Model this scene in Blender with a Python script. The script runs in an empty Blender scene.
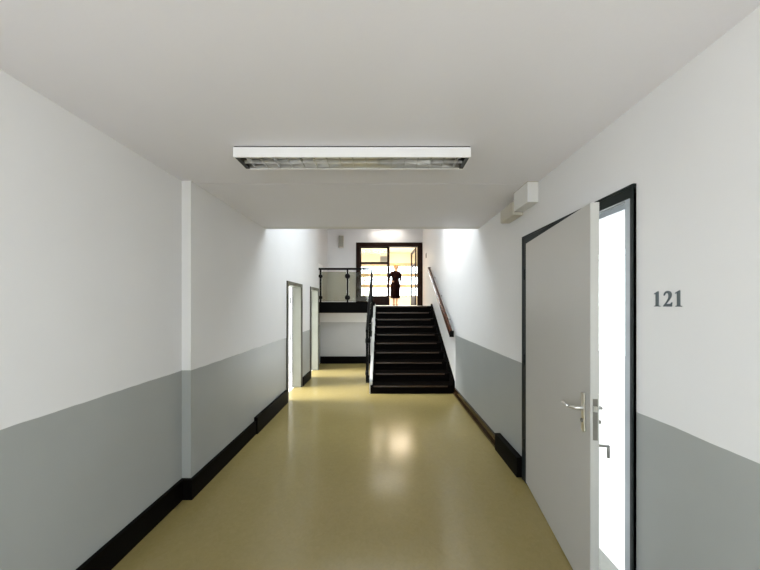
import bpy, bmesh, math, random
from mathutils import Vector, Matrix

random.seed(7)
S = bpy.context.scene
COL = S.collection

# ------------------------------------------------------------------ materials
def new_mat(name):
    m = bpy.data.materials.new(name)
    m.use_nodes = True
    nt = m.node_tree
    return m, nt, nt.nodes['Principled BSDF']

def paint(name, col, rough=0.5, var=0.04, scale=6.0, bump=0.0, bscale=120.0, metal=0.0, spec=0.5):
    m, nt, b = new_mat(name)
    n, l = nt.nodes, nt.links
    b.inputs['Roughness'].default_value = rough
    b.inputs['Metallic'].default_value = metal
    b.inputs['Specular IOR Level'].default_value = spec
    g = n.new('ShaderNodeNewGeometry')
    nz = n.new('ShaderNodeTexNoise'); nz.inputs['Scale'].default_value = scale
    nz.inputs['Detail'].default_value = 4
    l.new(g.outputs['Position'], nz.inputs['Vector'])
    mx = n.new('ShaderNodeMix'); mx.data_type = 'RGBA'
    mx.inputs[6].default_value = (*[c * (1 - var) for c in col], 1)
    mx.inputs[7].default_value = (*[min(1, c * (1 + var)) for c in col], 1)
    l.new(nz.outputs['Fac'], mx.inputs[0])
    l.new(mx.outputs[2], b.inputs['Base Color'])
    if bump:
        n2 = n.new('ShaderNodeTexNoise'); n2.inputs['Scale'].default_value = bscale
        l.new(g.outputs['Position'], n2.inputs['Vector'])
        bp = n.new('ShaderNodeBump'); bp.inputs['Strength'].default_value = bump
        bp.inputs['Distance'].default_value = 0.004
        l.new(n2.outputs['Fac'], bp.inputs['Height'])
        l.new(bp.outputs['Normal'], b.inputs['Normal'])
    return m

def wall_paint(name, upper, lower, h=1.10, ymax=99.0, rough_u=0.6, rough_l=0.38):
    """white emulsion above, grey gloss dado paint below height h (as far as y = ymax)"""
    m, nt, b = new_mat(name)
    n, l = nt.nodes, nt.links
    g = n.new('ShaderNodeNewGeometry')
    sep = n.new('ShaderNodeSeparateXYZ'); l.new(g.outputs['Position'], sep.inputs[0])
    nz = n.new('ShaderNodeTexNoise'); nz.inputs['Scale'].default_value = 2.2
    nw = n.new('ShaderNodeTexNoise'); nw.inputs['Scale'].default_value = 7
    l.new(g.outputs['Position'], nw.inputs['Vector'])
    l.new(g.outputs['Position'], nz.inputs['Vector'])
    wob = n.new('ShaderNodeMath'); wob.operation = 'MULTIPLY_ADD'
    wob.inputs[1].default_value = 0.012; wob.inputs[2].default_value = h - 0.006
    l.new(nw.outputs['Fac'], wob.inputs[0])
    lt = n.new('ShaderNodeMath'); lt.operation = 'LESS_THAN'
    l.new(sep.outputs['Z'], lt.inputs[0]); l.new(wob.outputs[0], lt.inputs[1])
    ly = n.new('ShaderNodeMath'); ly.operation = 'LESS_THAN'; ly.inputs[1].default_value = ymax
    l.new(sep.outputs['Y'], ly.inputs[0])
    mul = n.new('ShaderNodeMath'); mul.operation = 'MULTIPLY'
    l.new(lt.outputs[0], mul.inputs[0]); l.new(ly.outputs[0], mul.inputs[1])
    def varied(c, v):
        mx = n.new('ShaderNodeMix'); mx.data_type = 'RGBA'
        mx.inputs[6].default_value = (*[x * (1 - v) for x in c], 1)
        mx.inputs[7].default_value = (*[min(1, x * (1 + v)) for x in c], 1)
        l.new(nz.outputs['Fac'], mx.inputs[0])
        return mx.outputs[2]
    mx = n.new('ShaderNodeMix'); mx.data_type = 'RGBA'
    l.new(mul.outputs[0], mx.inputs[0])
    l.new(varied(upper, 0.03), mx.inputs[6]); l.new(varied(lower, 0.06), mx.inputs[7])
    l.new(mx.outputs[2], b.inputs['Base Color'])
    mr = n.new('ShaderNodeMix'); mr.data_type = 'FLOAT'
    mr.inputs[2].default_value = rough_u; mr.inputs[3].default_value = rough_l
    l.new(mul.outputs[0], mr.inputs[0]); l.new(mr.outputs[0], b.inputs['Roughness'])
    n2 = n.new('ShaderNodeTexNoise'); n2.inputs['Scale'].default_value = 90
    l.new(g.outputs['Position'], n2.inputs['Vector'])
    bp = n.new('ShaderNodeBump'); bp.inputs['Strength'].default_value = 0.03
    bp.inputs['Distance'].default_value = 0.003
    l.new(n2.outputs['Fac'], bp.inputs['Height']); l.new(bp.outputs['Normal'], b.inputs['Normal'])
    return m

def lino(name, a, c, rough):
    m, nt, b = new_mat(name)
    n, l = nt.nodes, nt.links
    g = n.new('ShaderNodeNewGeometry')
    n1 = n.new('ShaderNodeTexNoise'); n1.inputs['Scale'].default_value = 26; n1.inputs['Detail'].default_value = 8
    n1.inputs['Distortion'].default_value = 1.2
    n2 = n.new('ShaderNodeTexNoise'); n2.inputs['Scale'].default_value = 1.1
    for q in (n1, n2): l.new(g.outputs['Position'], q.inputs['Vector'])
    ad = n.new('ShaderNodeMath'); ad.operation = 'MULTIPLY_ADD'; ad.inputs[1].default_value = 0.5
    hf = n.new('ShaderNodeMath'); hf.operation = 'MULTIPLY'; hf.inputs[1].default_value = 0.5
    l.new(n2.outputs['Fac'], hf.inputs[0]); l.new(n1.outputs['Fac'], ad.inputs[0]); l.new(hf.outputs[0], ad.inputs[2])
    mx = n.new('ShaderNodeMix'); mx.data_type = 'RGBA'
    mx.inputs[6].default_value = (*a, 1); mx.inputs[7].default_value = (*c, 1)
    l.new(ad.outputs[0], mx.inputs[0]); l.new(mx.outputs[2], b.inputs['Base Color'])
    rr = n.new('ShaderNodeMath'); rr.operation = 'MULTIPLY_ADD'
    rr.inputs[1].default_value = 0.10; rr.inputs[2].default_value = rough
    l.new(n2.outputs['Fac'], rr.inputs[0]); l.new(rr.outputs[0], b.inputs['Roughness'])
    bp = n.new('ShaderNodeBump'); bp.inputs['Strength'].default_value = 0.03; bp.inputs['Distance'].default_value = 0.002
    l.new(n1.outputs['Fac'], bp.inputs['Height']); l.new(bp.outputs['Normal'], b.inputs['Normal'])
    return m

def wood(name, a, c, rough=0.35, axis='Z'):
    m, nt, b = new_mat(name)
    n, l = nt.nodes, nt.links
    g = n.new('ShaderNodeNewGeometry')
    mp = n.new('ShaderNodeMapping')
    mp.inputs['Scale'].default_value = {'X': (1, 14, 14), 'Y': (14, 1, 14), 'Z': (14, 14, 1)}[axis]
    l.new(g.outputs['Position'], mp.inputs['Vector'])
    nz = n.new('ShaderNodeTexNoise'); nz.inputs['Scale'].default_value = 3; nz.inputs['Detail'].default_value = 6
    l.new(mp.outputs[0], nz.inputs['Vector'])
    mx = n.new('ShaderNodeMix'); mx.data_type = 'RGBA'
    mx.inputs[6].default_value = (*a, 1); mx.inputs[7].default_value = (*c, 1)
    l.new(nz.outputs['Fac'], mx.inputs[0]); l.new(mx.outputs[2], b.inputs['Base Color'])
    b.inputs['Roughness'].default_value = rough
    return m

def glass(name, tint=(0.93, 0.97, 0.95), refl=0.07):
    m = bpy.data.materials.new(name); m.use_nodes = True
    nt = m.node_tree; nt.nodes.clear()
    o = nt.nodes.new('ShaderNodeOutputMaterial')
    t = nt.nodes.new('ShaderNodeBsdfTransparent'); t.inputs[0].default_value = (*tint, 1)
    g = nt.nodes.new('ShaderNodeBsdfGlossy'); g.inputs['Roughness'].default_value = 0.03
    x = nt.nodes.new('ShaderNodeMixShader')
    lw = nt.nodes.new('ShaderNodeLayerWeight'); lw.inputs[0].default_value = 0.25
    ml = nt.nodes.new('ShaderNodeMath'); ml.operation = 'MULTIPLY_ADD'
    ml.inputs[1].default_value = 0.5; ml.inputs[2].default_value = refl * 0.5
    nt.links.new(lw.outputs['Fresnel'], ml.inputs[0]); nt.links.new(ml.outputs[0], x.inputs[0])
    nt.links.new(t.outputs[0], x.inputs[1]); nt.links.new(g.outputs[0], x.inputs[2])
    nt.links.new(x.outputs[0], o.inputs[0])
    return m

def emit(name, col, s):
    m = bpy.data.materials.new(name); m.use_nodes = True
    b = m.node_tree.nodes['Principled BSDF']
    b.inputs['Base Color'].default_value = (0.9, 0.9, 0.88, 1)
    b.inputs['Emission Color'].default_value = (*col, 1); b.inputs['Emission Strength'].default_value = s
    return m

WHITE = (0.648, 0.643, 0.645)
GREY = (0.305, 0.315, 0.305)
M = {}
M['wall'] = wall_paint('dado_wall_paint', WHITE, GREY)
M['wall_r'] = wall_paint('dado_wall_paint_stair_side', WHITE, GREY, ymax=5.12)
M['plain'] = paint('white_emulsion', WHITE, 0.6, 0.03, 2.0, 0.12, 90)
M['room'] = paint('bright_room_paint', (0.82, 0.83, 0.83), 0.6, 0.02, 2.0)
M['cream'] = paint('cream_room_paint', (0.84, 0.78, 0.66), 0.6, 0.03, 2.0)
M['ceil'] = paint('ceiling_paint', (0.745, 0.74, 0.795), 0.7, 0.03, 1.5, 0.1, 70)
M['floor'] = lino('ochre_linoleum', (0.195, 0.150, 0.050), (0.295, 0.235, 0.098), 0.12)
M['floor2'] = lino('pale_linoleum', (0.68, 0.65, 0.60), (0.78, 0.75, 0.70), 0.3)
M['black'] = paint('black_skirting_paint', (0.003, 0.0025, 0.002), 0.5, 0.2, spec=0.04)
M['brownbase'] = wood('brown_varnished_skirting', (0.012, 0.007, 0.003), (0.04, 0.02, 0.008), 0.12, 'Y')
M['stair'] = wood('blackened_stair_wood', (0.0012, 0.001, 0.0008), (0.003, 0.002, 0.0015), 0.6, 'X')
M['stair'].node_tree.nodes['Principled BSDF'].inputs['Specular IOR Level'].default_value = 0.03
M['nosing'] = wood('brown_nosing_strip', (0.022, 0.009, 0.003), (0.05, 0.022, 0.008), 0.3, 'X')
M['stringer'] = paint('pale_stringer_paint', (0.5, 0.5, 0.48), 0.4, 0.04)
M['steel'] = paint('dark_green_grey_frame_paint_shaded', (0.009, 0.013, 0.013), 0.4, 0.1, spec=0.25)  # darker frame copy: shade on far jamb and head put into its colour
M['jamb'] = paint('grey_jamb_paint_lit', (0.34, 0.37, 0.40), 0.35, 0.04)  # paler frame copy: doorway glow on the near jamb put into its colour
M['leaf'] = paint('grey_door_laminate', (0.47, 0.46, 0.44), 0.5, 0.03, 1.5, 0.05, 40)
M['leafedge'] = paint('pale_door_edge', (0.44, 0.44, 0.42), 0.45, 0.03)
M['alu'] = paint('brushed_aluminium', (0.78, 0.78, 0.76), 0.28, 0.05, 40, metal=1.0)
M['gun'] = paint('grey_lock_metal', (0.17, 0.165, 0.145), 0.45, 0.1, 40, metal=0.3)
M['olive'] = paint('olive_door_frame_paint', (0.035, 0.030, 0.016), 0.4, 0.1)
M['olivelt'] = paint('grey_green_reveal_paint', (0.27, 0.27, 0.225), 0.4, 0.05)
M['rail'] = paint('black_railing_enamel', (0.003, 0.0028, 0.0025), 0.45, 0.2, spec=0.08)
M['slab'] = paint('black_fascia_paint', (0.002, 0.0018, 0.0016), 0.5, 0.2, spec=0.03)
M['dwood'] = wood('dark_red_brown_door_wood', (0.007, 0.002, 0.001), (0.022, 0.007, 0.003), 0.5, 'Z')
M['dwood'].node_tree.nodes['Principled BSDF'].inputs['Specular IOR Level'].default_value = 0.12
M['hwood'] = wood('red_brown_handrail_wood', (0.035, 0.011, 0.004), (0.08, 0.027, 0.011), 0.25, 'Y')
M['tan'] = wood('tan_window_wood', (0.55, 0.42, 0.27), (0.66, 0.52, 0.36), 0.4, 'X')
M['lampw'] = paint('white_lamp_enamel', (0.78, 0.78, 0.79), 0.35, 0.02)
M['reflector'] = paint('polished_louvre_aluminium', (0.80, 0.80, 0.79), 0.16, 0.05, 50, metal=0.6)
M['lampend'] = paint('dark_lamp_end_plastic', (0.012, 0.010, 0.009), 0.5, 0.1)
M['tube'] = paint('unlit_white_tube', (0.85, 0.85, 0.84), 0.2, 0.01)
M['box'] = paint('white_duct_plastic', (0.66, 0.655, 0.64), 0.4, 0.02)
M['duct'] = paint('ivory_duct_plastic', (0.46, 0.43, 0.37), 0.45, 0.03)
M['num'] = paint('slate_grey_numeral', (0.075, 0.095, 0.105), 0.5, 0.1)
M['dark'] = paint('black_plastic', (0.006, 0.006, 0.006), 0.5, 0.1)
M['greyplastic'] = paint('grey_loudspeaker_cloth', (0.30, 0.29, 0.25), 0.7, 0.08, 200)
M['paper'] = paint('grey_notice_paper', (0.42, 0.38, 0.33), 0.7, 0.03)
M['skin'] = paint('skin', (0.62, 0.40, 0.28), 0.5, 0.05)
M['dress'] = paint('dark_maroon_black_cloth', (0.008, 0.002, 0.002), 0.9, 0.3, 12, spec=0.05)
M['hair'] = paint('blonde_hair', (0.72, 0.46, 0.13), 0.5, 0.2, 60)
M['shoe'] = paint('tan_shoe_leather', (0.40, 0.22, 0.13), 0.5, 0.1)
M['glass'] = glass('clear_glass', (0.97, 0.98, 0.98), 0.05)
M['rglass'] = glass('greenish_railing_glass', (0.76, 0.76, 0.68), 0.05)
M['diff'] = emit('lit_lamp_diffuser', (1.0, 0.93, 0.84), 13.0)
M['diffw'] = emit('warm_fill_lamp_diffuser', (1.0, 0.82, 0.60), 30.0)
M['pvc'] = paint('white_window_frame', (0.75, 0.76, 0.76), 0.35, 0.02)

# ------------------------------------------------------------------ mesh helpers
def B(bm, x0, x1, y0, y1, z0, z1, bev=0.0):
    vs = [bm.verts.new(p) for p in ((x0,y0,z0),(x1,y0,z0),(x1,y1,z0),(x0,y1,z0),(x0,y0,z1),(x1,y0,z1),(x1,y1,z1),(x0,y1,z1))]
    fs = [bm.faces.new([vs[i] for i in q]) for q in ((0,3,2,1),(4,5,6,7),(0,1,5,4),(1,2,6,5),(2,3,7,6),(3,0,4,7))]
    if bev:
        es = list({e for f in fs for e in f.edges})
        bmesh.ops.bevel(bm, geom=es, offset=bev, segments=2, affect='EDGES', profile=0.5)
    return bm

def BB(*a, bev=0.0):
    return B(bmesh.new(), *a, bev=bev)

def cyl(bm, p0, p1, r0, r1=None, seg=16):
    p0, p1 = Vector(p0), Vector(p1); r1 = r0 if r1 is None else r1
    d = (p1 - p0)
    rot = d.to_track_quat('Z', 'Y').to_matrix().to_4x4()
    bmesh.ops.create_cone(bm, cap_ends=True, cap_tris=False, segments=seg, radius1=r0, radius2=r1, depth=d.length,
                          matrix=Matrix.Translation((p0 + p1) / 2) @ rot)
    return bm

def prism(bm, pts2, f0, f1):
    """extrude polygon pts2 between maps f0(u,v)->xyz and f1(u,v)->xyz"""
    a = [bm.verts.new(f0(*p)) for p in pts2]; b = [bm.verts.new(f1(*p)) for p in pts2]
    fa = bm.faces.new(a); fb = bm.faces.new(list(reversed(b)))
    fa.normal_update(); fb.normal_update()
    n = len(a)
    for i in range(n):
        bm.faces.new((a[i], b[i], b[(i+1) % n], a[(i+1) % n]))
    bmesh.ops.triangulate(bm, faces=[fa, fb])
    bmesh.ops.recalc_face_normals(bm, faces=bm.faces[:])
    return bm

def path_tube(bm, pts, r, seg=12):
    for i in range(len(pts) - 1):
        cyl(bm, pts[i], pts[i+1], r, seg=seg)
    for p in pts[1:-1]:
        bmesh.ops.create_uvsphere(bm, u_segments=seg, v_segments=8, radius=r, matrix=Matrix.Translation(p))
    return bm

ORIGIN = {}
def obj(name, bm, mat, parent=None, smooth=False, label=None):
    off = ORIGIN.get(parent.name, Vector()) if parent else Vector()
    if off.length:
        bmesh.ops.translate(bm, verts=bm.verts, vec=-off)
    bmesh.ops.recalc_face_normals(bm, faces=bm.faces[:])
    me = bpy.data.meshes.new(name); bm.to_mesh(me); bm.free()
    if smooth:
        for p in me.polygons: p.use_smooth = True
    o = bpy.data.objects.new(name, me); COL.objects.link(o)
    if mat: me.materials.append(mat)
    if parent: o.parent = parent
    ORIGIN[o.name] = off.copy()
    if label: o['label'] = label
    return o

def struct(name, bm, mat, parent=None):
    o = obj(name, bm, mat, parent)
    if parent is None: o['kind'] = 'structure'
    return o

def thing(name, loc, label, cat, group=None, kind=None):
    o = bpy.data.objects.new(name, None); COL.objects.link(o)
    o.location = loc; o.empty_display_size = 0.1
    ORIGIN[o.name] = Vector(loc)
    if label: o['label'] = label
    if cat: o['category'] = cat
    if group: o['group'] = group
    if kind: o['kind'] = kind
    return o

def tag(o, label, cat):
    o['label'] = label; o['category'] = cat
    return o

def holed(axis, p0, p1, u0, u1, z0, z1, holes):
    """wall slab normal to axis ('x' or 'y') from p0 to p1 thick, u-range x z-range, minus rectangular holes"""
    bm = bmesh.new()
    us = sorted({u0, u1, *[h[0] for h in holes], *[h[1] for h in holes]})
    us = [u for u in us if u0 <= u <= u1]
    for a, b in zip(us[:-1], us[1:]):
        mid = (a + b) / 2
        cuts = sorted((h[2], h[3]) for h in holes if h[0] < mid < h[1])
        z = z0
        spans = []
        for c0, c1 in cuts:
            if c0 > z: spans.append((z, c0))
            z = c1
        if z < z1: spans.append((z, z1))
        for s0, s1 in spans:
            if axis == 'x': B(bm, p0, p1, a, b, s0, s1)
            else: B(bm, a, b, p0, p1, s0, s1)
    bmesh.ops.remove_doubles(bm, verts=bm.verts, dist=1e-5)
    # drop the faces two neighbouring cells share
    seen = {}
    for f in bm.faces[:]:
        k = tuple(round(c, 4) for c in f.calc_center_median()) + (round(f.calc_area(), 4),)
        seen.setdefault(k, []).append(f)
    dead = [f for v in seen.values() if len(v) > 1 for f in v]
    bmesh.ops.delete(bm, geom=list(set(dead)), context='FACES_ONLY')
    return bm

# ------------------------------------------------------------------ key dimensions (metres; x right, y along the corridor, z up)
EYE = 1.67
XR = 1.35            # right wall face
XL = -1.66           # left wall face beyond the step
XLN = -1.74          # left wall face near the camera
YSTEP = 2.377
CEIL = 2.74
YC = 3.90            # end of the low ceiling
TOP = 4.30           # stairwell ceiling
LAND = 1.63          # landing floor
YS0, GO, RI = 5.13, 0.264, 0.163
YL = YS0 + 9 * GO    # landing edge 7.506
YB = 9.40            # wall with the double door
YREAR = -2.6

# ------------------------------------------------------------------ shell
struct('floor', BB(XLN - 0.05, XR + 0.06, YREAR, 7.9, -0.1, 0.0), M['floor'])
bm = bmesh.new()   # two plaster fields with a fine joint between them
B(bm, XLN - 0.16, XR + 0.12, YREAR, 2.434, CEIL, CEIL + 0.02); B(bm, XLN - 0.16, XR + 0.12, 2.446, YC - 0.12, CEIL, CEIL + 0.02)
B(bm, XLN - 0.16, XR + 0.12, YREAR, YC - 0.12, CEIL + 0.021, CEIL + 0.15)
struct('ceiling', bm, M['ceil'])
struct('wall_upper_front', BB(XL - 0.16, XR + 0.12, YC - 0.12, YC, CEIL, TOP + 0.1), M['plain'])
SKY = (-1.4, 1.1, 4.0, 5.85)  # opening of a skylight added to brighten the stairwell
bm = bmesh.new()
for b_ in ((-2.1, SKY[0], YC, YB), (SKY[1], XR + 0.12, YC, YB), (SKY[0], SKY[1], YC, SKY[2]), (SKY[0], SKY[1], SKY[3], YB)):
    B(bm, *b_, TOP, TOP + 0.1)
struct('ceiling_stairwell', bm, M['ceil'])

# right wall with the opening of room 121
D1 = (1.465, 2.635, 0.0, 2.315)
struct('wall_right', holed('x', XR, XR + 0.12, YREAR, YB, 0, TOP + 0.1, [D1, (-2.4, -0.55, 0.45, 2.6)]), M['wall_r'])  # opening behind the camera belongs to the added side window
# left wall: near face, step, far face with two door openings
D2 = (4.78, 5.57, 0.0, 2.03)
D3 = (6.30, 7.02, 0.0, 2.03)
bm = holed('x', XL - 0.16, XL, YSTEP, 7.08, 0, TOP + 0.1, [D2, D3])
struct('wall_left', bm, M['wall'])
W5 = (-2.4, -0.55, 0.45, 2.6)  # side window opening added behind the camera
struct('wall_left_near', holed('x', XLN - 0.12, XLN, YREAR, YSTEP, 0, CEIL, [W5]), M['wall'])
struct('wall_left_recess', BB(-1.86, -1.78, 7.08, 7.92, 0, 1.44), M['wall'])
struct('wall_left_landing', BB(-2.10, -1.90, 7.08, YB + 0.12, LAND - 0.2, TOP + 0.1), M['plain'])
struct('wall_under_landing', BB(-1.78, -0.14, 7.80, 7.92, 0, 1.44),
       wall_paint('dado_wall_paint_under_landing', WHITE, (0.40, 0.395, 0.395), h=1.17))
struct('wall_rear', holed('y', YREAR - 0.12, YREAR, XLN - 0.1, XR + 0.12, 0, CEIL, [(-1.1, 0.7, 0.9, 2.5)]), M['plain'])
# wall of the double door upstairs
DD = (-0.92, 1.35, LAND, 3.785)
struct('wall_back', holed('y', YB, YB + 0.12, -2.1, XR + 0.12, LAND - 0.2, TOP + 0.1, [DD]), M['plain'])

# landing slab and its black fascia
struct('floor_landing', BB(-1.90, XR, YL + 0.02, YB + 0.12, LAND - 0.2, LAND), M['floor2'])
struct('trim_2', BB(-1.90, -0.215, YL - 0.06, YL + 0.02, 1.44, 1.738), M['slab'])

# baseboards
struct('baseboard_left_near', BB(XLN, XLN + 0.03, YREAR, YSTEP, 0, 0.17), M['black'])
bm = BB(XLN + 0.03, XL + 0.03, YSTEP - 0.03, YSTEP, 0, 0.17); B(bm, XL, XL + 0.03, YSTEP, 3.54, 0, 0.17)
struct('baseboard_left', bm, M['black'])
struct('baseboard_left_far', BB(XL, XL + 0.045, 3.54, D2[0] - 0.10, 0, 0.215), M['black'])
struct('baseboard_left_door', BB(XL, XL + 0.03, D2[1] + 0.06, D3[0] - 0.06, 0, 0.17), M['black'])
struct('baseboard_back', BB(-1.78, -0.28, 7.765, 7.80, 0, 0.20), M['black'])
struct('baseboard_right', BB(XR - 0.06, XR, D1[1] + 0.02, 3.17, 0, 0.19), M['black'])
bm = BB(XR - 0.025, XR, 3.17, YS0 - 0.01, 0, 0.12); B(bm, XR - 0.05, XR, 3.17, YS0 - 0.01, 0, 0.03)
struct('baseboard_right_far', bm, M['brownbase'])
struct('baseboard_right_near', BB(XR - 0.03, XR, YREAR, D1[0] - 0.02, 0, 0.17), M['black'])

# ------------------------------------------------------------------ rooms behind the doors
# room 121
RX1 = 4.0
struct('floor_classroom', BB(XR + 0.02, RX1, 0.0, 6.2, -0.1, -0.001), M['floor2'])
struct('ceiling_classroom', BB(XR + 0.12, RX1, 0.0, 6.2, CEIL, CEIL + 0.1), M['room'])
struct('wall_classroom_front', BB(XR + 0.12, RX1, 6.1, 6.2, 0, CEIL), M['room'])
struct('wall_classroom_rear', BB(XR + 0.12, RX1, -0.1, 0.0, 0, CEIL), M['room'])
struct('wall_classroom_lining', holed('x', XR + 0.12, XR + 0.13, 0.0, 6.1, 0, CEIL, [(1.40, 2.70, 0, 2.38)]), M['room'])
W1 = (0.5, 5.8, 0.75, 2.66)
struct('wall_classroom_window', holed('x', RX1, RX1 + 0.15, -0.1, 6.2, 0, CEIL, [W1]), M['room'])
# room on the left
LX0 = -3.7
struct('floor_left_room', BB(LX0, XLN - 0.05, 4.2, 8.3, -0.1, -0.001), M['floor2'])
struct('ceiling_left_room', BB(LX0, XL - 0.16, 4.2, 8.3, CEIL, CEIL + 0.1), M['room'])
struct('wall_left_room_front', BB(LX0, XL - 0.16, 8.2, 8.3, 0, CEIL), M['room'])
struct('wall_left_room_rear', BB(LX0, XL - 0.16, 4.1, 4.2, 0, CEIL), M['room'])
W2 = (4.4, 8.0, 0.15, 2.68)
struct('wall_left_room_window', holed('x', LX0 - 0.15, LX0, 4.1, 8.3, 0, CEIL, [W2]), M['room'])
# foyer beyond the double door
FY = 14.0
struct('floor_foyer', BB(-2.6, 3.4, YB + 0.12, FY, LAND - 0.1, LAND), M['floor2'])
struct('ceiling_foyer', BB(-2.6, 3.4, YB + 0.12, FY, TOP, TOP + 0.1), M['cream'])
struct('wall_foyer_left', BB(-2.7, -2.6, YB, FY, LAND, TOP), M['cream'])
struct('wall_foyer_right', BB(3.4, 3.5, YB, FY, LAND, TOP), M['cream'])
struct('wall_foyer_lining', holed('y', YB + 0.12, YB + 0.13, -2.6, 3.4, LAND, TOP, [(-0.95, 1.38, LAND, 3.82)]), M['cream'])
W4 = (-2.3, 3.1, 2.06, 3.78)
struct('wall_foyer_window', holed('y', FY, FY + 0.15, -2.7, 3.5, LAND, TOP, [W4]), M['cream'])

def window_x(name, x, y0, y1, z0, z1, nm, transoms, mat, t=0.05):
    bm = bmesh.new()
    B(bm, x, x + 0.06, y0, y1, z0, z0 + t); B(bm, x, x + 0.06, y0, y1, z1 - t, z1)
    for i in range(nm + 1):
        yy = y0 + (y1 - y0 - t) * i / nm
        B(bm, x, x + 0.06, yy, yy + t, z0 + t, z1 - t)
    for tz in transoms: B(bm, x + 0.01, x + 0.05, y0, y1, tz - 0.012, tz + 0.012)
    o = struct(name, bm, mat)
    obj('pane', BB(x + 0.027, x + 0.033, y0 + 0.01, y1 - 0.01, z0 + 0.01, z1 - 0.01), M['glass'], o)
    return o

def window_y(name, y, x0, x1, z0, z1, mull, rails, mat, t=0.06, rt=0.07, mt=0.05):
    bm = bmesh.new()
    B(bm, x0, x1, y, y + 0.07, z0, z0 + t); B(bm, x0, x1, y, y + 0.07, z1 - t, z1)
    B(bm, x0, x0 + t, y, y + 0.07, z0, z1); B(bm, x1 - t, x1, y, y + 0.07, z0, z1)
    for xx in mull: B(bm, xx - mt / 2, xx + mt / 2, y + 0.005, y + 0.065, z0, z1)
    for rz in rails: B(bm, x0, x1, y - 0.01, y + 0.06, rz - rt, rz + rt)
    o = struct(name, bm, mat)
    obj('pane', BB(x0 + 0.01, x1 - 0.01, y + 0.032, y + 0.038, z0 + 0.01, z1 - 0.01), M['glass'], o)
    return o

window_x('window_1', RX1 + 0.05, *W1, 4, [2.50], M['pvc'])
window_x('window_2', LX0 - 0.10, *W2, 3, [1.9], M['pvc'])
window_x('window_added_left', XLN - 0.10, *W5, 2, [], M['pvc'])  # added pair of unseen windows, bringing side light onto the near walls
window_x('window_added_right', XR + 0.04, *W5, 2, [], M['pvc'])
window_y('window_3', YREAR - 0.10, -1.1, 0.7, 0.9, 2.5, [-0.2], [], M['pvc'])
window_y('window_4', FY + 0.03, *W4, [-1.15, -0.98, 1.55], [2.61, 3.17, 3.70], M['tan'], rt=0.09)

bm = bmesh.new()
sx0, sx1, sy0, sy1 = SKY
B(bm, sx0, sx1, sy0, sy0 + 0.05, TOP + 0.02, TOP + 0.09); B(bm, sx0, sx1, sy1 - 0.05, sy1, TOP + 0.02, TOP + 0.09)
for k in range(4):
    xx = sx0 + (sx1 - sx0 - 0.05) * k / 3
    B(bm, xx, xx + 0.05, sy0 + 0.05, sy1 - 0.05, TOP + 0.02, TOP + 0.09)
o = struct('window_added_skylight', bm, M['pvc'])  # added skylight, hidden above the low ceiling
obj('pane', BB(sx0, sx1, sy0, sy1, TOP + 0.05, TOP + 0.056), M['glass'], o)

# portals that guide the renderer's sky sampling through the window openings
def portal(name, loc, rot, sx, sy):
    L = bpy.data.lights.new(name, 'AREA'); L.shape = 'RECTANGLE'; L.size = sx; L.size_y = sy
    L.cycles.is_portal = True
    o = bpy.data.objects.new(name, L); COL.objects.link(o); o.location = loc; o.rotation_euler = rot
H = math.pi / 2
portal('window_portal', ((SKY[0]+SKY[1])/2, (SKY[2]+SKY[3])/2, TOP + 0.095), (0, 0, 0), SKY[1]-SKY[0], SKY[3]-SKY[2])
portal('window_portal', (XLN - 0.11, -1.475, 1.525), (0, -H, 0), 2.15, 1.85)
portal('window_portal', (XR + 0.11, -1.475, 1.525), (0, H, 0), 2.15, 1.85)
portal('window_portal', (RX1 + 0.14, (W1[0]+W1[1])/2, (W1[2]+W1[3])/2), (0, H, 0), W1[3]-W1[2], W1[1]-W1[0])
portal('window_portal', (LX0 - 0.14, (W2[0]+W2[1])/2, (W2[2]+W2[3])/2), (0, -H, 0), W2[3]-W2[2], W2[1]-W2[0])
portal('window_portal', (-0.2, YREAR - 0.115, 1.7), (H, 0, 0), 1.8, 1.6)
portal('window_portal', ((W4[0]+W4[1])/2, FY + 0.14, (W4[2]+W4[3])/2), (-H, 0, 0), W4[1]-W4[0], W4[3]-W4[2])

# ------------------------------------------------------------------ door of room 121
y0, y1, _, zt = D1
door = thing('door_1', (XR, y0, 0), None, None, kind='structure')
bm = bmesh.new()   # dark outer rim; far jamb and head faces coloured as in shade
B(bm, XR - 0.020, XR + 0.0, y0, y0 + 0.016, 0, zt); B(bm, XR - 0.020, XR, y1 - 0.016, y1, 0, zt)
B(bm, XR - 0.020, XR, y0 + 0.016, y1 - 0.016, zt - 0.016, zt)
B(bm, XR - 0.016, XR + 0.02, y1 - 0.075, y1 - 0.016, 0, zt - 0.016); B(bm, XR - 0.016, XR + 0.02, y0 + 0.016, y1 - 0.075, zt - 0.07, zt - 0.016)
obj('frame', bm, M['steel'], door)
bm = bmesh.new()   # jamb lining and stops; near jamb face coloured pale as if lit
B(bm, XR - 0.014, XR + 0.13, y0, y0 + 0.055, 0, zt - 0.016)
B(bm, XR + 0.02, XR + 0.13, y1 - 0.055, y1, 0, zt - 0.016)
B(bm, XR + 0.02, XR + 0.13, y0 + 0.055, y1 - 0.055, zt - 0.06, zt)
B(bm, XR + 0.06, XR + 0.10, y0 + 0.055, y1 - 0.055, zt - 0.09, zt - 0.06)
obj('jamb_lining', bm, M['jamb'], door)
obj('threshold', BB(XR + 0.0, XR + 0.13, y0 + 0.055, y1 - 0.055, 0, 0.006), M['gun'], door)
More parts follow.
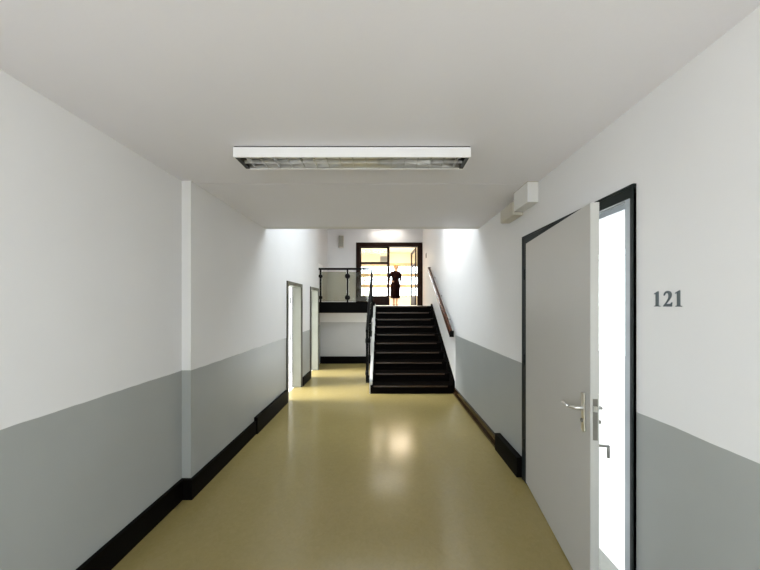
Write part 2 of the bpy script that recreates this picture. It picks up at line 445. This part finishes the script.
# leaf, ajar towards the corridor
hx, hy = 1.338, 2.590
lx, ly = 1.156, 1.535
dirv = Vector((lx - hx, ly - hy, 0)); LEN = dirv.length; dirv.normalize()
nrm = Vector((-dirv.y, dirv.x, 0))       # towards the room
LM = Matrix((( -dirv.x, nrm.x, 0, lx), (-dirv.y, nrm.y, 0, ly), (0, 0, 1, 0), (0, 0, 0, 1)))
def leafpart(name, bm, mat, par, smooth=False, label=None):
    bmesh.ops.transform(bm, matrix=LM, verts=bm.verts)
    return obj(name, bm, mat, par, smooth, label)
# leaf space: u from latch edge (0) to hinge (LEN), v thickness towards the room
leaf = leafpart('leaf', BB(0.0, LEN, 0, 0.044, 0.012, 2.238, bev=0.002), M['leaf'], door)
leafpart('edge_strip', BB(-0.003, 0.0, 0.0, 0.044, 0.012, 2.238), M['leafedge'], leaf, label='pale edge strip')
leafpart('lock_plate', BB(-0.0045, -0.003, 0.012, 0.036, 0.915, 1.145), M['gun'], leaf)
leafpart('latch_bolt', BB(-0.014, -0.004, 0.014, 0.030, 1.075, 1.105), M['alu'], leaf)
leafpart('handle_plate', BB(0.045, 0.075, -0.010, 0.0, 0.935, 1.160, bev=0.003), M['alu'], leaf)
bm = path_tube(bmesh.new(), [Vector((0.06, 0.0, 1.070)), Vector((0.06, -0.046, 1.070)), Vector((0.130, -0.050, 1.050)), Vector((0.178, -0.066, 1.064))], 0.009)
leafpart('lever_handle', bm, M['alu'], leaf, True)
bm = cyl(bmesh.new(), (0.06, -0.016, 1.0), (0.06, 0.0, 1.0), 0.011)
leafpart('lock_cylinder', bm, M['gun'], leaf, True)
bm = path_tube(bmesh.new(), [Vector((0.06, 0.044, 1.075)), Vector((0.06, 0.086, 1.075)), Vector((0.16, 0.088, 1.075))], 0.009)
leafpart('lever_handle', bm, M['gun'], leaf, True)
bm = cyl(bmesh.new(), (0.06, 0.044, 0.995), (0.06, 0.082, 0.995), 0.009); B(bm, 0.055, 0.065, 0.06, 0.085, 0.985, 1.005)
leafpart('key', bm, M['gun'], leaf)
bm = path_tube(bmesh.new(), [Vector((0.055, 0.044, 0.862)), Vector((0.055, 0.122, 0.862)), Vector((0.055, 0.122, 0.795))], 0.008)
leafpart('pull_handle', bm, M['gun'], leaf, True)
for hz in (0.35, 1.15, 1.95):
    leafpart('hinge', cyl(bmesh.new(), (LEN + 0.004, -0.006, hz - 0.05), (LEN + 0.004, -0.006, hz + 0.05), 0.008), M['steel'], leaf, True)

# ------------------------------------------------------------------ doors on the left
def left_door(name, D):
    a, b, _, t = D
    d = thing(name, (XL, a, 0), None, None, kind='structure')
    bm = bmesh.new()
    for x0_, x1_ in ((XL - 0.0, XL + 0.018), (XL - 0.178, XL - 0.16)):
        B(bm, x0_, x1_, a - 0.05, a + 0.012, 0, t + 0.05); B(bm, x0_, x1_, b - 0.012, b + 0.05, 0, t + 0.05)
        B(bm, x0_, x1_, a + 0.012, b - 0.012, t - 0.012, t + 0.05)
    obj('architrave', bm, M['olive'], d)
    bm = bmesh.new()
    B(bm, XL - 0.16, XL, a, a + 0.012, 0, t); B(bm, XL - 0.16, XL, b - 0.012, b, 0, t)
    B(bm, XL - 0.16, XL, a + 0.012, b - 0.012, t - 0.012, t)
    obj('jamb_lining', bm, M['olivelt'], d)
    lf = obj('leaf', BB(XL - 0.195 - (b - a), XL - 0.195, b - 0.052, b - 0.012, 0.01, t - 0.015, bev=0.002), M['lampw'], d)
    for hz in (0.35, 1.02, 1.75):
        obj('hinge', cyl(bmesh.new(), (XL - 0.186, b - 0.056, hz - 0.06), (XL - 0.186, b - 0.056, hz + 0.06), 0.010), M['olive'], lf, True)
    hx_ = XL - 0.195 - (b - a) + 0.07
    obj('lever_handle', path_tube(bmesh.new(), [Vector((hx_, b - 0.05, 1.05)), Vector((hx_, b - 0.10, 1.05)), Vector((hx_ + 0.11, b - 0.10, 1.05))], 0.009), M['alu'], lf, True)
left_door('door_2', D2)
left_door('door_3', D3)

# ------------------------------------------------------------------ glazed double door upstairs
d = thing('door_4', (0.2, YB, LAND), None, None, kind='structure')
bm = bmesh.new()
fx0, fx1, ft = DD[0], DD[1], DD[3]
B(bm, fx0, fx0 + 0.13, YB - 0.03, YB + 0.14, LAND, ft); B(bm, fx1 - 0.17, fx1, YB - 0.03, YB + 0.14, LAND, ft)
B(bm, fx0 + 0.13, fx1 - 0.17, YB - 0.03, YB + 0.14, ft - 0.14, ft)
obj('frame', bm, M['dwood'], d)
# closed leaf
lx0, lx1 = fx0 + 0.13, 0.225
lt = ft - 0.14
bm = bmesh.new()
B(bm, lx0, lx0 + 0.045, YB + 0.02, YB + 0.065, LAND + 0.01, lt); B(bm, lx1 - 0.085, lx1, YB + 0.02, YB + 0.065, LAND + 0.01, lt)
B(bm, lx0, lx1, YB + 0.021, YB + 0.064, lt - 0.04, lt); B(bm, lx0, lx1, YB + 0.021, YB + 0.064, LAND + 0.01, LAND + 0.33)
B(bm, lx0, lx1, YB + 0.021, YB + 0.064, 3.055, 3.13)
cl = obj('closed_leaf', bm, M['dwood'], d)
obj('pane', BB(lx0 + 0.03, lx1 - 0.07, YB + 0.040, YB + 0.046, LAND + 0.32, 3.06), M['glass'], cl)
obj('pane', BB(lx0 + 0.03, lx1 - 0.07, YB + 0.040, YB + 0.046, 3.12, lt - 0.03), M['glass'], cl)
obj('notice', BB(-0.10, 0.135, YB + 0.036, YB + 0.0395, 3.14, 3.33), M['paper'], cl, label='grey notice stuck on the upper pane')
bm = path_tube(bmesh.new(), [Vector((-0.62, YB + 0.02, 2.50)), Vector((-0.62, YB - 0.06, 2.50)), Vector((0.12, YB - 0.06, 2.50)), Vector((0.12, YB + 0.02, 2.50))], 0.02)
obj('push_bar', bm, M['gun'], cl, True)
# open leaf, swung away into the foyer
p0 = Vector((fx1 - 0.185, YB + 0.15, 0)); p1 = Vector((1.115, YB + 1.22, 0))
dv = (p1 - p0).normalized(); nv = Vector((-dv.y, dv.x, 0)); OL = (p1 - p0).length
OM = Matrix(((dv.x, nv.x, 0, p0.x), (dv.y, nv.y, 0, p0.y), (0, 0, 1, 0), (0, 0, 0, 1)))
def openpart(name, bm, mat, par):
    bmesh.ops.transform(bm, matrix=OM, verts=bm.verts)
    return obj(name, bm, mat, par)
bm = bmesh.new()
B(bm, 0, 0.06, 0, 0.045, LAND + 0.01, lt); B(bm, OL - 0.10, OL, 0, 0.045, LAND + 0.01, lt)
B(bm, 0.06, OL - 0.10, 0, 0.045, lt - 0.07, lt); B(bm, 0.06, OL - 0.10, 0, 0.045, LAND + 0.01, LAND + 0.33)
B(bm, 0.06, OL - 0.10, 0, 0.045, 3.055, 3.13)
ol = openpart('open_leaf', bm, M['dwood'], d)
openpart('pane', BB(0.05, OL - 0.09, 0.020, 0.026, LAND + 0.32, lt - 0.05), M['glass'], ol)

# ------------------------------------------------------------------ stairs
st = thing('staircase', (0.55, YS0, 0), 'straight dark wooden staircase of ten steps climbing to the landing', 'stairs')
SX0, SX1 = -0.20, 1.305
for k in range(10):
    y = YS0 + k * GO
    x0 = SX0 - (0.035 if k == 0 else 0.0)
    z0, z1 = k * RI, (k + 1) * RI
    obj('riser', BB(x0, SX1, y + 0.012, y + 0.035, z0, z1 - 0.035), M['stair'], st)
    if k < 9:
        tr = obj('tread', BB(x0, SX1, y - 0.012, y + GO + 0.02, z1 - 0.035, z1 - 0.0), M['stair'], st)
    else:
        tr = obj('tread', BB(x0, SX1, y - 0.012, y + 0.10, z1 - 0.035, z1 + 0.002), M['stair'], st)
    obj('nosing', BB(x0 + 0.06, SX1 - 0.10, y - 0.016, y - 0.010, z1 - 0.030, z1 - 0.004), M['nosing'], tr, label='brown nosing strip')  # strip browner than the tread, along its front edge
sl = RI / GO
def stringer(x0, x1, up):
    pts = [(YS0 + 0.02, 0.0), (YS0 + 0.02, RI * 0.6 + up), (YL + 0.02, RI * 0.6 + up + (YL - YS0) * sl), (YL + 0.02, 1.15), (YS0 + 0.02 + 0.55, 0.0)]
    return prism(bmesh.new(), pts, lambda u, v: (x0, u, v), lambda u, v: (x1, u, v))
obj('stringer', stringer(-0.255, -0.202, 0.12), M['stringer'], st, label='pale stringer on the open side')
obj('stringer', stringer(1.307, 1.349, 0.125), M['stair'], st)

# stair balustrade on the open side
BX = -0.30
def rail_z(y): return 2.645 - (YL - y) * sl
sr = thing('stair_railing', (BX, YS0, 0.2), 'black stair railing with glass infill sloping down the open left side of the stairs', 'railing')
hs = [(-0.022, -0.03), (0.022, -0.03), (0.026, 0.0), (0.018, 0.022), (-0.018, 0.022), (-0.026, 0.0)]
ya, yb = YS0 + 0.0, YL - 0.02
obj('handrail', prism(bmesh.new(), hs, lambda u, v: (BX + u, ya, rail_z(ya) + v), lambda u, v: (BX + u, yb, rail_z(yb) + v)), M['rail'], sr)
for y in (YS0 + 0.05, YS0 + 0.85, YS0 + 1.60, YL - 0.08):
    zb = max(0.20, rail_z(y) - 1.28)
    po = obj('post', BB(BX - 0.022, BX + 0.022, y - 0.02, y + 0.02, zb, rail_z(y) - 0.02), M['rail'], sr)
    for zz in (rail_z(y) - 0.22, rail_z(y) - 0.82):
        obj('glass_clamp', cyl(bmesh.new(), (BX - 0.03, y, zz), (BX + 0.03, y, zz), 0.045), M['rail'], po, True)
    obj('fixing_plate', BB(BX + 0.022, -0.256, y - 0.03, y + 0.03, zb, zb + 0.14), M['rail'], po)
for a, b in ((YS0 + 0.08, YS0 + 0.82), (YS0 + 0.88, YS0 + 1.57), (YS0 + 1.63, YL - 0.11)):
    pts = [(a, rail_z(a) - 0.92), (b, rail_z(b) - 0.92), (b, rail_z(b) - 0.10), (a, rail_z(a) - 0.10)]
    obj('glass_panel', prism(bmesh.new(), pts, lambda u, v: (BX - 0.005, u, v), lambda u, v: (BX + 0.005, u, v)), M['rglass'], sr)
# long post dropping to the lower corridor beside the stairs
pp = obj('support_post', BB(BX - 0.05, BX - 0.005, 5.88, 5.94, 0.0, 1.44), M['rail'], sr, label='black post standing on the corridor floor')

# landing railing
LY = YL - 0.02
lr = thing('landing_railing', (-1.0, LY, 1.74), 'black framed glass railing along the landing edge left of the stairs', 'railing')
obj('top_rail', BB(-1.78, BX - 0.06, LY - 0.025, LY + 0.025, 2.61, 2.665, bev=0.006), M['rail'], lr)
posts = (-1.70, -0.965)
for x in posts:
    po = obj('post', BB(x - 0.022, x + 0.022, LY - 0.02, LY + 0.02, 1.738, 2.62), M['rail'], lr)
    for zz in (2.44, 1.86):
        obj('glass_clamp', cyl(bmesh.new(), (x, LY - 0.03, zz), (x, LY + 0.03, zz), 0.07 if x > -1.5 else 0.05, seg=20), M['rail'], po, True)
for a, b in ((-1.67, -0.995), (-0.935, BX - 0.08)):
    obj('glass_panel', BB(a, b, LY - 0.005, LY + 0.005, 1.755, 2.56), M['rglass'], lr)

# wall handrail on the right of the stairs
wr = thing('wall_handrail', (XR, YS0, 1.1), 'sloping red-brown wooden handrail fixed to the right wall above the stairs', 'handrail')
HXc = XR - 0.085
def hz_(y): return 2.66 - (7.55 - y) * sl
ya, yb = 5.10, 7.55
pr = [(-0.030, -0.075), (0.028, -0.075), (0.032, -0.01), (0.024, 0.034), (-0.026, 0.034), (-0.034, -0.01)]
obj('handrail', prism(bmesh.new(), pr, lambda u, v: (HXc + u, ya, hz_(ya) + v), lambda u, v: (HXc + u, yb, hz_(yb) + v)), M['hwood'], wr)
fl = [(0.034, -0.045), (0.046, -0.045), (0.046, 0.02), (0.034, 0.02)]
obj('rail_backing', prism(bmesh.new(), fl, lambda u, v: (HXc + u, ya, hz_(ya) + v), lambda u, v: (HXc + u, yb, hz_(yb) + v)), M['alu'], wr)
obj('end_cap', BB(HXc - 0.034, HXc + 0.047, ya - 0.012, ya, hz_(ya) - 0.08, hz_(ya) + 0.037), M['rail'], wr, label='black lower end cap')
obj('end_cap', BB(HXc - 0.034, HXc + 0.047, yb, yb + 0.012, hz_(yb) - 0.08, hz_(yb) + 0.037), M['rail'], wr, label='black upper end cap')
for y in (5.5, 6.3, 7.1):
    obj('bracket', cyl(bmesh.new(), (HXc + 0.04, y, hz_(y) - 0.02), (XR - 0.001, y, hz_(y) - 0.02), 0.012), M['gun'], wr, True)

# ------------------------------------------------------------------ ceiling lamp, unlit
LY0, LY1, LX_0, LX_1 = 1.856, 2.03, -1.012, 0.594
cb = CEIL - 0.075
cl_ = thing('ceiling_lamp', ((LX_0 + LX_1) / 2, LY0, CEIL), 'long white unlit fluorescent lamp with mirror louvre under the corridor ceiling', 'ceiling lamp')
bm = bmesh.new()
B(bm, LX_0, LX_1, LY0, LY0 + 0.008, cb, CEIL - 0.008); B(bm, LX_0, LX_1, LY1 - 0.008, LY1, cb, CEIL - 0.008)
B(bm, LX_0, LX_1, LY0 + 0.008, LY1 - 0.008, CEIL - 0.014, CEIL - 0.008)
B(bm, LX_0, LX_0 + 0.008, LY0 + 0.008, LY1 - 0.008, cb, CEIL - 0.014); B(bm, LX_1 - 0.008, LX_1, LY0 + 0.008, LY1 - 0.008, cb, CEIL - 0.014)
obj('housing', bm, M['lampw'], cl_)
obj('shadow_gap', BB(LX_0 + 0.004, LX_1 - 0.004, LY0 + 0.004, LY1 - 0.004, CEIL - 0.008, CEIL - 0.0002), M['lampend'], cl_)
# curved mirror reflector
bm = bmesh.new()
N = 10
ra, rb = LX_0 + 0.035, LX_1 - 0.035
rows = []
for i in range(N + 1):
    t = i / N
    y = LY0 + 0.012 + (LY1 - LY0 - 0.024) * t
    z = cb + 0.004 + 0.052 * math.sin(math.pi * t) ** 0.6
    rows.append((bm.verts.new((ra, y, z)), bm.verts.new((rb, y, z))))
for i in range(N):
    bm.faces.new((rows[i][0], rows[i+1][0], rows[i+1][1], rows[i][1]))
ro = obj('reflector', bm, M['reflector'], cl_, True)
sol = ro.modifiers.new('thickness', 'SOLIDIFY'); sol.thickness = 0.001
nb = 17
yc = (LY0 + LY1) / 2
lou = obj('louvre', BB(ra, rb, yc - 0.002, yc + 0.002, cb + 0.002, cb + 0.022), M['reflector'], cl_)
for i in range(nb):
    x = ra + 0.045 + (rb - ra - 0.09) * i / (nb - 1)
    pts = [(LY0 + 0.012, cb + 0.002), (LY1 - 0.012, cb + 0.002), (LY1 - 0.012, cb + 0.010), (yc + 0.03, cb + 0.034), (yc - 0.03, cb + 0.034), (LY0 + 0.012, cb + 0.010)]
    obj('louvre_blade', prism(bmesh.new(), pts, lambda u, v: (x - 0.0015, u, v), lambda u, v: (x + 0.0015, u, v)), M['reflector'], lou)
obj('tube', cyl(bmesh.new(), (ra + 0.01, yc, cb + 0.043), (rb - 0.01, yc, cb + 0.043), 0.008), M['tube'], cl_, True)
for x0_, x1_ in ((LX_0 + 0.008, ra), (rb, LX_1 - 0.008)):
    obj('end_plate', BB(x0_, x1_, LY0 + 0.012, LY1 - 0.012, cb + 0.001, cb + 0.05), M['lampend'], cl_)

# lit lamp on the stairwell ceiling over the double door
sl_ = thing('stairwell_lamp', (0.16, 9.15, TOP), 'lit lamp on the high ceiling above the glazed double door', 'ceiling lamp')
obj('housing', BB(-0.40, 0.72, 8.98, 9.20, 4.245, TOP - 0.001, bev=0.004), M['lampw'], sl_)
obj('diffuser', BB(-0.36, 0.68, 9.0, 9.18, 4.222, 4.246, bev=0.006), M['diff'], sl_)
for x in (-0.05, 0.25):
    obj('clip', BB(x, x + 0.08, 8.992, 8.999, 4.21, 4.25), M['gun'], sl_)

for fy, lab in ((11.6, 'added warm fill lamp in the bright room beyond the double door, the farther one'),
                (9.95, 'added warm fill lamp over the person in the doorway, just beyond the double door')):
    fo = thing('foyer_fill_lamp', (0.2, fy, TOP), lab, 'ceiling lamp', 'added lamps in the room beyond the double door')  # lamps added out of view to warm the foyer and light the person
    obj('housing', BB(-0.75, 1.15, fy - 0.3, fy + 0.3, 4.235, TOP - 0.001, bev=0.004), M['lampw'], fo)
    obj('diffuser', BB(-0.70, 1.10, fy - 0.25, fy + 0.25, 4.215, 4.236, bev=0.006), M['diffw'], fo)

# ------------------------------------------------------------------ duct boxes on the right wall
db = thing('cable_box', (XR, 2.5, 2.55), 'white cable duct box under the ceiling above the grey door', 'duct box')
obj('box', BB(XR - 0.094, XR + 0.001, 2.39, 2.64, CEIL - 0.180, CEIL - 0.003, bev=0.003), M['box'], db)
obj('box_lid', BB(XR - 0.097, XR - 0.0005, 2.385, 2.645, CEIL - 0.003, CEIL - 0.001), M['duct'], db)
du = obj('duct', BB(XR - 0.102, XR + 0.001, 2.645, 2.93, CEIL - 0.21, CEIL - 0.075, bev=0.01), M['duct'], db, label='ivory duct piece')

# ------------------------------------------------------------------ room number 121
rn = thing('room_number', (XR, 1.30, 1.66), 'grey serif numerals 121 on the white wall beside the open door', 'sign')
ONE = [(0.02,0),(0.02,.045),(.11,.075),(.11,.80),(.09,.835),(.0,.80),(0,.85),(.24,1),(.275,1),(.275,.075),(.385,.045),(.385,0)]
TWO = [(.02,.70),(.05,.84),(.13,.95),(.26,1.0),(.41,.965),(.50,.87),(.525,.74),(.49,.60),(.40,.45),(.27,.29),(.18,.17),(.42,.17),(.48,.19),(.525,.27),(.56,.27),(.53,0),(.0,0),(.0,.045),(.14,.22),(.26,.40),(.325,.55),(.345,.70),(.32,.81),(.24,.865),(.14,.83),(.07,.70)]
def digit(name, shape, yleft, width):
    w = max(p[0] for p in shape); h = 0.075; zb = 1.66
    f = lambda dx: (lambda u, v: (XR - dx, yleft - u / w * width, zb + v * h))
    obj(name, prism(bmesh.new(), shape, f(-0.001), f(0.004)), M['num'], rn)
digit('digit_one', ONE, 1.367, 0.030)
digit('digit_two', TWO, 1.322, 0.040)
digit('digit_one', ONE, 1.268, 0.028)

# ------------------------------------------------------------------ small wall fittings upstairs
ls = thing('loudspeaker', (-1.42, YB, 3.61), 'small grey box loudspeaker on the wall left of the double door', 'loudspeaker')
obj('case', BB(-1.505, -1.335, YB - 0.09, YB + 0.001, 3.61, 4.01, bev=0.006), M['duct'], ls)
obj('grille', BB(-1.492, -1.348, YB - 0.096, YB - 0.0895, 3.63, 3.99), M['greyplastic'], ls)
sw = thing('wall_switch', (XR, 8.6, 3.12), 'small black switch on the right wall at the head of the stairs', 'switch')
obj('plate', BB(XR - 0.012, XR - 0.0005, 8.52, 8.64, 3.12, 3.27, bev=0.003), M['dark'], sw)
obj('rocker', BB(XR - 0.018, XR - 0.0115, 8.55, 8.61, 3.16, 3.23, bev=0.002), M['dark'], sw)

# ------------------------------------------------------------------ person
PX, PY, PZ = 0.47, 10.3, LAND
person = thing('person', (PX, PY, PZ), 'person in a dark sleeved long dress standing in the open doorway upstairs, hand on hip', 'person')
def skinned(name, verts, edges, mat, par, lvl=2, root=0):
    me = bpy.data.meshes.new(name)
    me.from_pydata([v[:3] for v in verts], edges, [])
    o = bpy.data.objects.new(name, me); COL.objects.link(o); o.parent = par
    ORIGIN[o.name] = ORIGIN[par.name].copy()
    me.materials.append(mat)
    o.modifiers.new('skin', 'SKIN')
    sub = o.modifiers.new('subdivision', 'SUBSURF'); sub.levels = lvl; sub.render_levels = lvl
    for i, v in enumerate(verts):
        sv = me.skin_vertices[0].data[i]
        r = v[3]; sv.radius = (r, v[4] if len(v) > 4 else r); sv.use_root = (i == root)
    o.modifiers['skin'].use_smooth_shade = True
    return o
V = [(0,0,0.80,0.125,0.10),      # 0 pelvis
     (0,0,0.93,0.105,0.08),      # 1 waist
     (0,0.005,1.10,0.125,0.09),  # 2 chest
     (0.005,0.01,1.25,0.10,0.07),# 3 upper chest
     (0.012,0.005,1.325,0.045),  # 4 neck
     (0.016,-0.005,1.385,0.055,0.062), # 5 jaw
     (0.018,-0.005,1.455,0.070,0.082), # 6 head mid
     (0.018,0.0,1.525,0.050,0.055),    # 7 crown
     # image-left arm, hand on hip
     (-0.15,0.01,1.235,0.048), (-0.255,0.03,1.03,0.038), (-0.205,-0.06,0.93,0.030), (-0.15,-0.10,0.90,0.026),
     # image-right arm hanging
     (0.155,0.01,1.235,0.048), (0.195,0.025,1.00,0.038), (0.205,-0.015,0.79,0.028), (0.205,-0.03,0.745,0.026),
     # legs
     (-0.075,0.0,0.74,0.085), (-0.07,-0.03,0.44,0.058), (-0.065,0.02,0.24,0.050), (-0.06,0.04,0.075,0.034), (-0.065,-0.06,0.035,0.030), (-0.07,-0.13,0.025,0.024),
     (0.075,0.0,0.74,0.085), (0.055,-0.06,0.44,0.058), (0.04,-0.06,0.24,0.050), (0.03,-0.06,0.075,0.034), (0.045,-0.16,0.035,0.030), (0.055,-0.23,0.025,0.024),
     ]
E = [(0,1),(1,2),(2,3),(3,4),(4,5),(5,6),(6,7),(3,8),(8,9),(9,10),(10,11),(3,12),(12,13),(13,14),(14,15),
     (0,16),(16,17),(17,18),(18,19),(19,20),(20,21),(0,22),(22,23),(23,24),(24,25),(25,26),(26,27)]
# fingers and thumbs: short chains rooted in the palms
def fingers(root, base, dirs):
    for d_, ln in dirs:
        a = len(V)
        b = Vector(base)
        d_ = Vector(d_).normalized()
        V.append((*(b + d_ * ln * 0.55), 0.0085)); V.append((*(b + d_ * ln * 0.8 + Vector((0, -0.004, -0.004))), 0.0075)); V.append((*(b + d_ * ln + Vector((0, -0.010, -0.012))), 0.006))
        E.extend([(root, a), (a, a + 1), (a + 1, a + 2)])
fingers(15, (0.205,-0.03,0.745), [((0.02,-0.30,-1),0.095),((0.02,-0.08,-1),0.105),((0.02,0.14,-1),0.10),((0.02,0.38,-1),0.085),((-0.25,-0.9,-0.6),0.07)])
fingers(11, (-0.15,-0.10,0.90), [((1,-0.25,0.25),0.085),((1,-0.22,0.0),0.095),((1,-0.2,-0.25),0.09),((0.9,-0.2,-0.5),0.075),((0.3,0.2,0.9),0.06)])
body = skinned('body', V, E, M['skin'], person, lvl=3)
# bake the grown surface into one mesh, then shape the face on it
bpy.context.view_layer.update()
dgr = bpy.context.evaluated_depsgraph_get()
me2 = bpy.data.meshes.new_from_object(body.evaluated_get(dgr), depsgraph=dgr)
body.modifiers.clear(); body.data = me2; me2.name = 'body'
def push(c, rad, vec):
    c = Vector(c); vec = Vector(vec)
    for v in me2.vertices:
        dd = (Vector(((v.co.x - c.x), (v.co.y - c.y) * 0.6, (v.co.z - c.z))) ).length
        if dd < rad: v.co += vec * (1 - dd / rad) ** 1.2
fy = min(v.co.y for v in me2.vertices if abs(v.co.z - 1.44) < 0.02)
push((0.017, fy, 1.432), 0.026, (0, -0.026, 0)); push((0.017, fy, 1.452), 0.018, (0, -0.010, 0))
for ex in (-0.028, 0.028): push((0.017 + ex, fy + 0.01, 1.458), 0.018, (0, 0.010, 0))
push((0.017, fy, 1.384), 0.03, (0, -0.010, 0))
for ex in (-1, 1): push((0.018 + ex * 0.072, 0.0, 1.445), 0.024, (ex * 0.014, 0.004, 0))
for p_ in me2.polygons: p_.use_smooth = True
# dress: stacked elliptical rings with folds
bm = bmesh.new()
rings = [(1.295,0.075,0.062,0.008),(1.275,0.145,0.080,0.004),(1.23,0.170,0.098,0.002),(1.12,0.165,0.125,0),(1.00,0.140,0.115,0),(0.93,0.138,0.115,0),
         (0.83,0.172,0.145,-0.005),(0.70,0.185,0.150,-0.01),(0.52,0.180,0.150,-0.012),(0.34,0.178,0.155,-0.012),(0.27,0.180,0.158,-0.012)]
NS = 32
prev = None
for zi, (z, a, b, dx) in enumerate(rings):
    row = []
    for k in range(NS):
        th = 2 * math.pi * k / NS
        fold = 1 + (0.05 * math.sin(7 * th) * max(0, (0.85 - z) / 0.55))
        row.append(bm.verts.new((PX + dx + a * math.cos(th) * fold, PY + b * math.sin(th) * fold, PZ + z)))
    if prev:
        for k in range(NS): bm.faces.new((prev[k], prev[(k+1) % NS], row[(k+1) % NS], row[k]))
    prev = row
dr = obj('dress', bm, M['dress'], person, True)
so = dr.modifiers.new('cloth', 'SOLIDIFY'); so.thickness = 0.008
skinned('sleeve', [(-0.10,0.01,1.255,0.058),(-0.16,0.012,1.225,0.060),(-0.255,0.03,1.035,0.052),(-0.225,-0.03,0.965,0.043)], [(0,1),(1,2),(2,3)], M['dress'], dr, root=0)
skinned('sleeve', [(0.10,0.01,1.255,0.058),(0.16,0.012,1.225,0.060),(0.195,0.025,1.00,0.050),(0.203,0.0,0.90,0.042)], [(0,1),(1,2),(2,3)], M['dress'], dr, root=0)
# hair cap falling to the neck, open at the face
bm = bmesh.new()
bmesh.ops.create_uvsphere(bm, u_segments=24, v_segments=16, radius=1.0)
for v in bm.verts:
    x, y, z = v.co
    w = 0.094 if z > 0 else 0.094 * (1 + 0.10 * -z)
    v.co = Vector((PX + 0.018 + x * w, PY + 0.012 + y * 0.104, PZ + 1.462 + z * (0.108 if z > 0 else 0.16)))
dead = [f for f in bm.faces if (f.calc_center_median().y < PY - 0.038 and f.calc_center_median().z < PZ + 1.512) or f.calc_center_median().z < PZ + 1.325]
bmesh.ops.delete(bm, geom=dead, context='FACES')
hr = obj('hair', bm, M['hair'], person, True)
so = hr.modifiers.new('thickness', 'SOLIDIFY'); so.thickness = 0.010
for sx in (-0.028, 0.028):
    bm = bmesh.new(); bmesh.ops.create_uvsphere(bm, u_segments=10, v_segments=8, radius=0.009, matrix=Matrix.Translation((PX + 0.017 + sx, PY + fy + 0.016, PZ + 1.458)))
    obj('eye', bm, M['dark'], person, True)
bm = bmesh.new(); B(bm, PX - 0.004, PX + 0.040, PY + fy + 0.002, PY + fy + 0.014, PZ + 1.403, PZ + 1.411, bev=0.003)
obj('mouth', bm, M['shoe'], person)
for fx, fy in ((-0.066, -0.045), (0.045, -0.145)):
    bm = bmesh.new(); B(bm, PX + fx - 0.04, PX + fx + 0.04, PY + fy - 0.115, PY + fy + 0.11, PZ + 0.0, PZ + 0.016, bev=0.006)
    B(bm, PX + fx - 0.042, PX + fx + 0.042, PY + fy - 0.06, PY + fy - 0.01, PZ + 0.016, PZ + 0.062, bev=0.006)
    obj('shoe', bm, M['shoe'], person)

# ------------------------------------------------------------------ light
w = bpy.data.worlds.new('daylight'); S.world = w; w.use_nodes = True
nt = w.node_tree; bg = nt.nodes['Background']
tc = nt.nodes.new('ShaderNodeTexCoord'); sp = nt.nodes.new('ShaderNodeSeparateXYZ')
nt.links.new(tc.outputs['Generated'], sp.inputs[0])
rp = nt.nodes.new('ShaderNodeValToRGB')
rp.color_ramp.elements[0].position = 0.35; rp.color_ramp.elements[0].color = (0.80, 0.80, 0.78, 1)
rp.color_ramp.elements[1].position = 0.62; rp.color_ramp.elements[1].color = (0.86, 0.94, 1.0, 1)
mp = nt.nodes.new('ShaderNodeMath'); mp.operation = 'MULTIPLY_ADD'; mp.inputs[1].default_value = 0.5; mp.inputs[2].default_value = 0.5
nt.links.new(sp.outputs['Z'], mp.inputs[0]); nt.links.new(mp.outputs[0], rp.inputs[0])
nt.links.new(rp.outputs[0], bg.inputs['Color'])
bg.inputs['Strength'].default_value = 12.0

sl = bpy.data.lights.new('low_hazy_sun', 'SUN'); sl.energy = 20.0; sl.angle = math.radians(24); sl.color = (1.0, 0.96, 0.92)
so_ = bpy.data.objects.new('low_hazy_sun', sl); COL.objects.link(so_); so_.rotation_euler = (0, math.radians(-61), math.radians(4))

# ------------------------------------------------------------------ camera
cd = bpy.data.cameras.new('camera'); cam = bpy.data.objects.new('camera', cd); COL.objects.link(cam)
cam.location = (0, 0, EYE); cam.rotation_euler = (H, 0, 0)
cd.sensor_width = 36.0; cd.lens = 36.0 * 275.0 / 760.0
cd.shift_x = -3.0 / 760.0; cd.shift_y = 19.5 / 760.0
cd.clip_start = 0.02
S.camera = cam

S.view_settings.view_transform = 'Standard'; S.view_settings.look = 'None'
S.view_settings.gamma = 1.0; S.view_settings.use_curve_mapping = False
S.view_settings.exposure = 0.0
S.cycles.max_bounces = 12; S.cycles.diffuse_bounces = 8; S.cycles.glossy_bounces = 6; S.cycles.transparent_max_bounces = 16
S.cycles.caustics_reflective = False
S.cycles.use_denoising = True
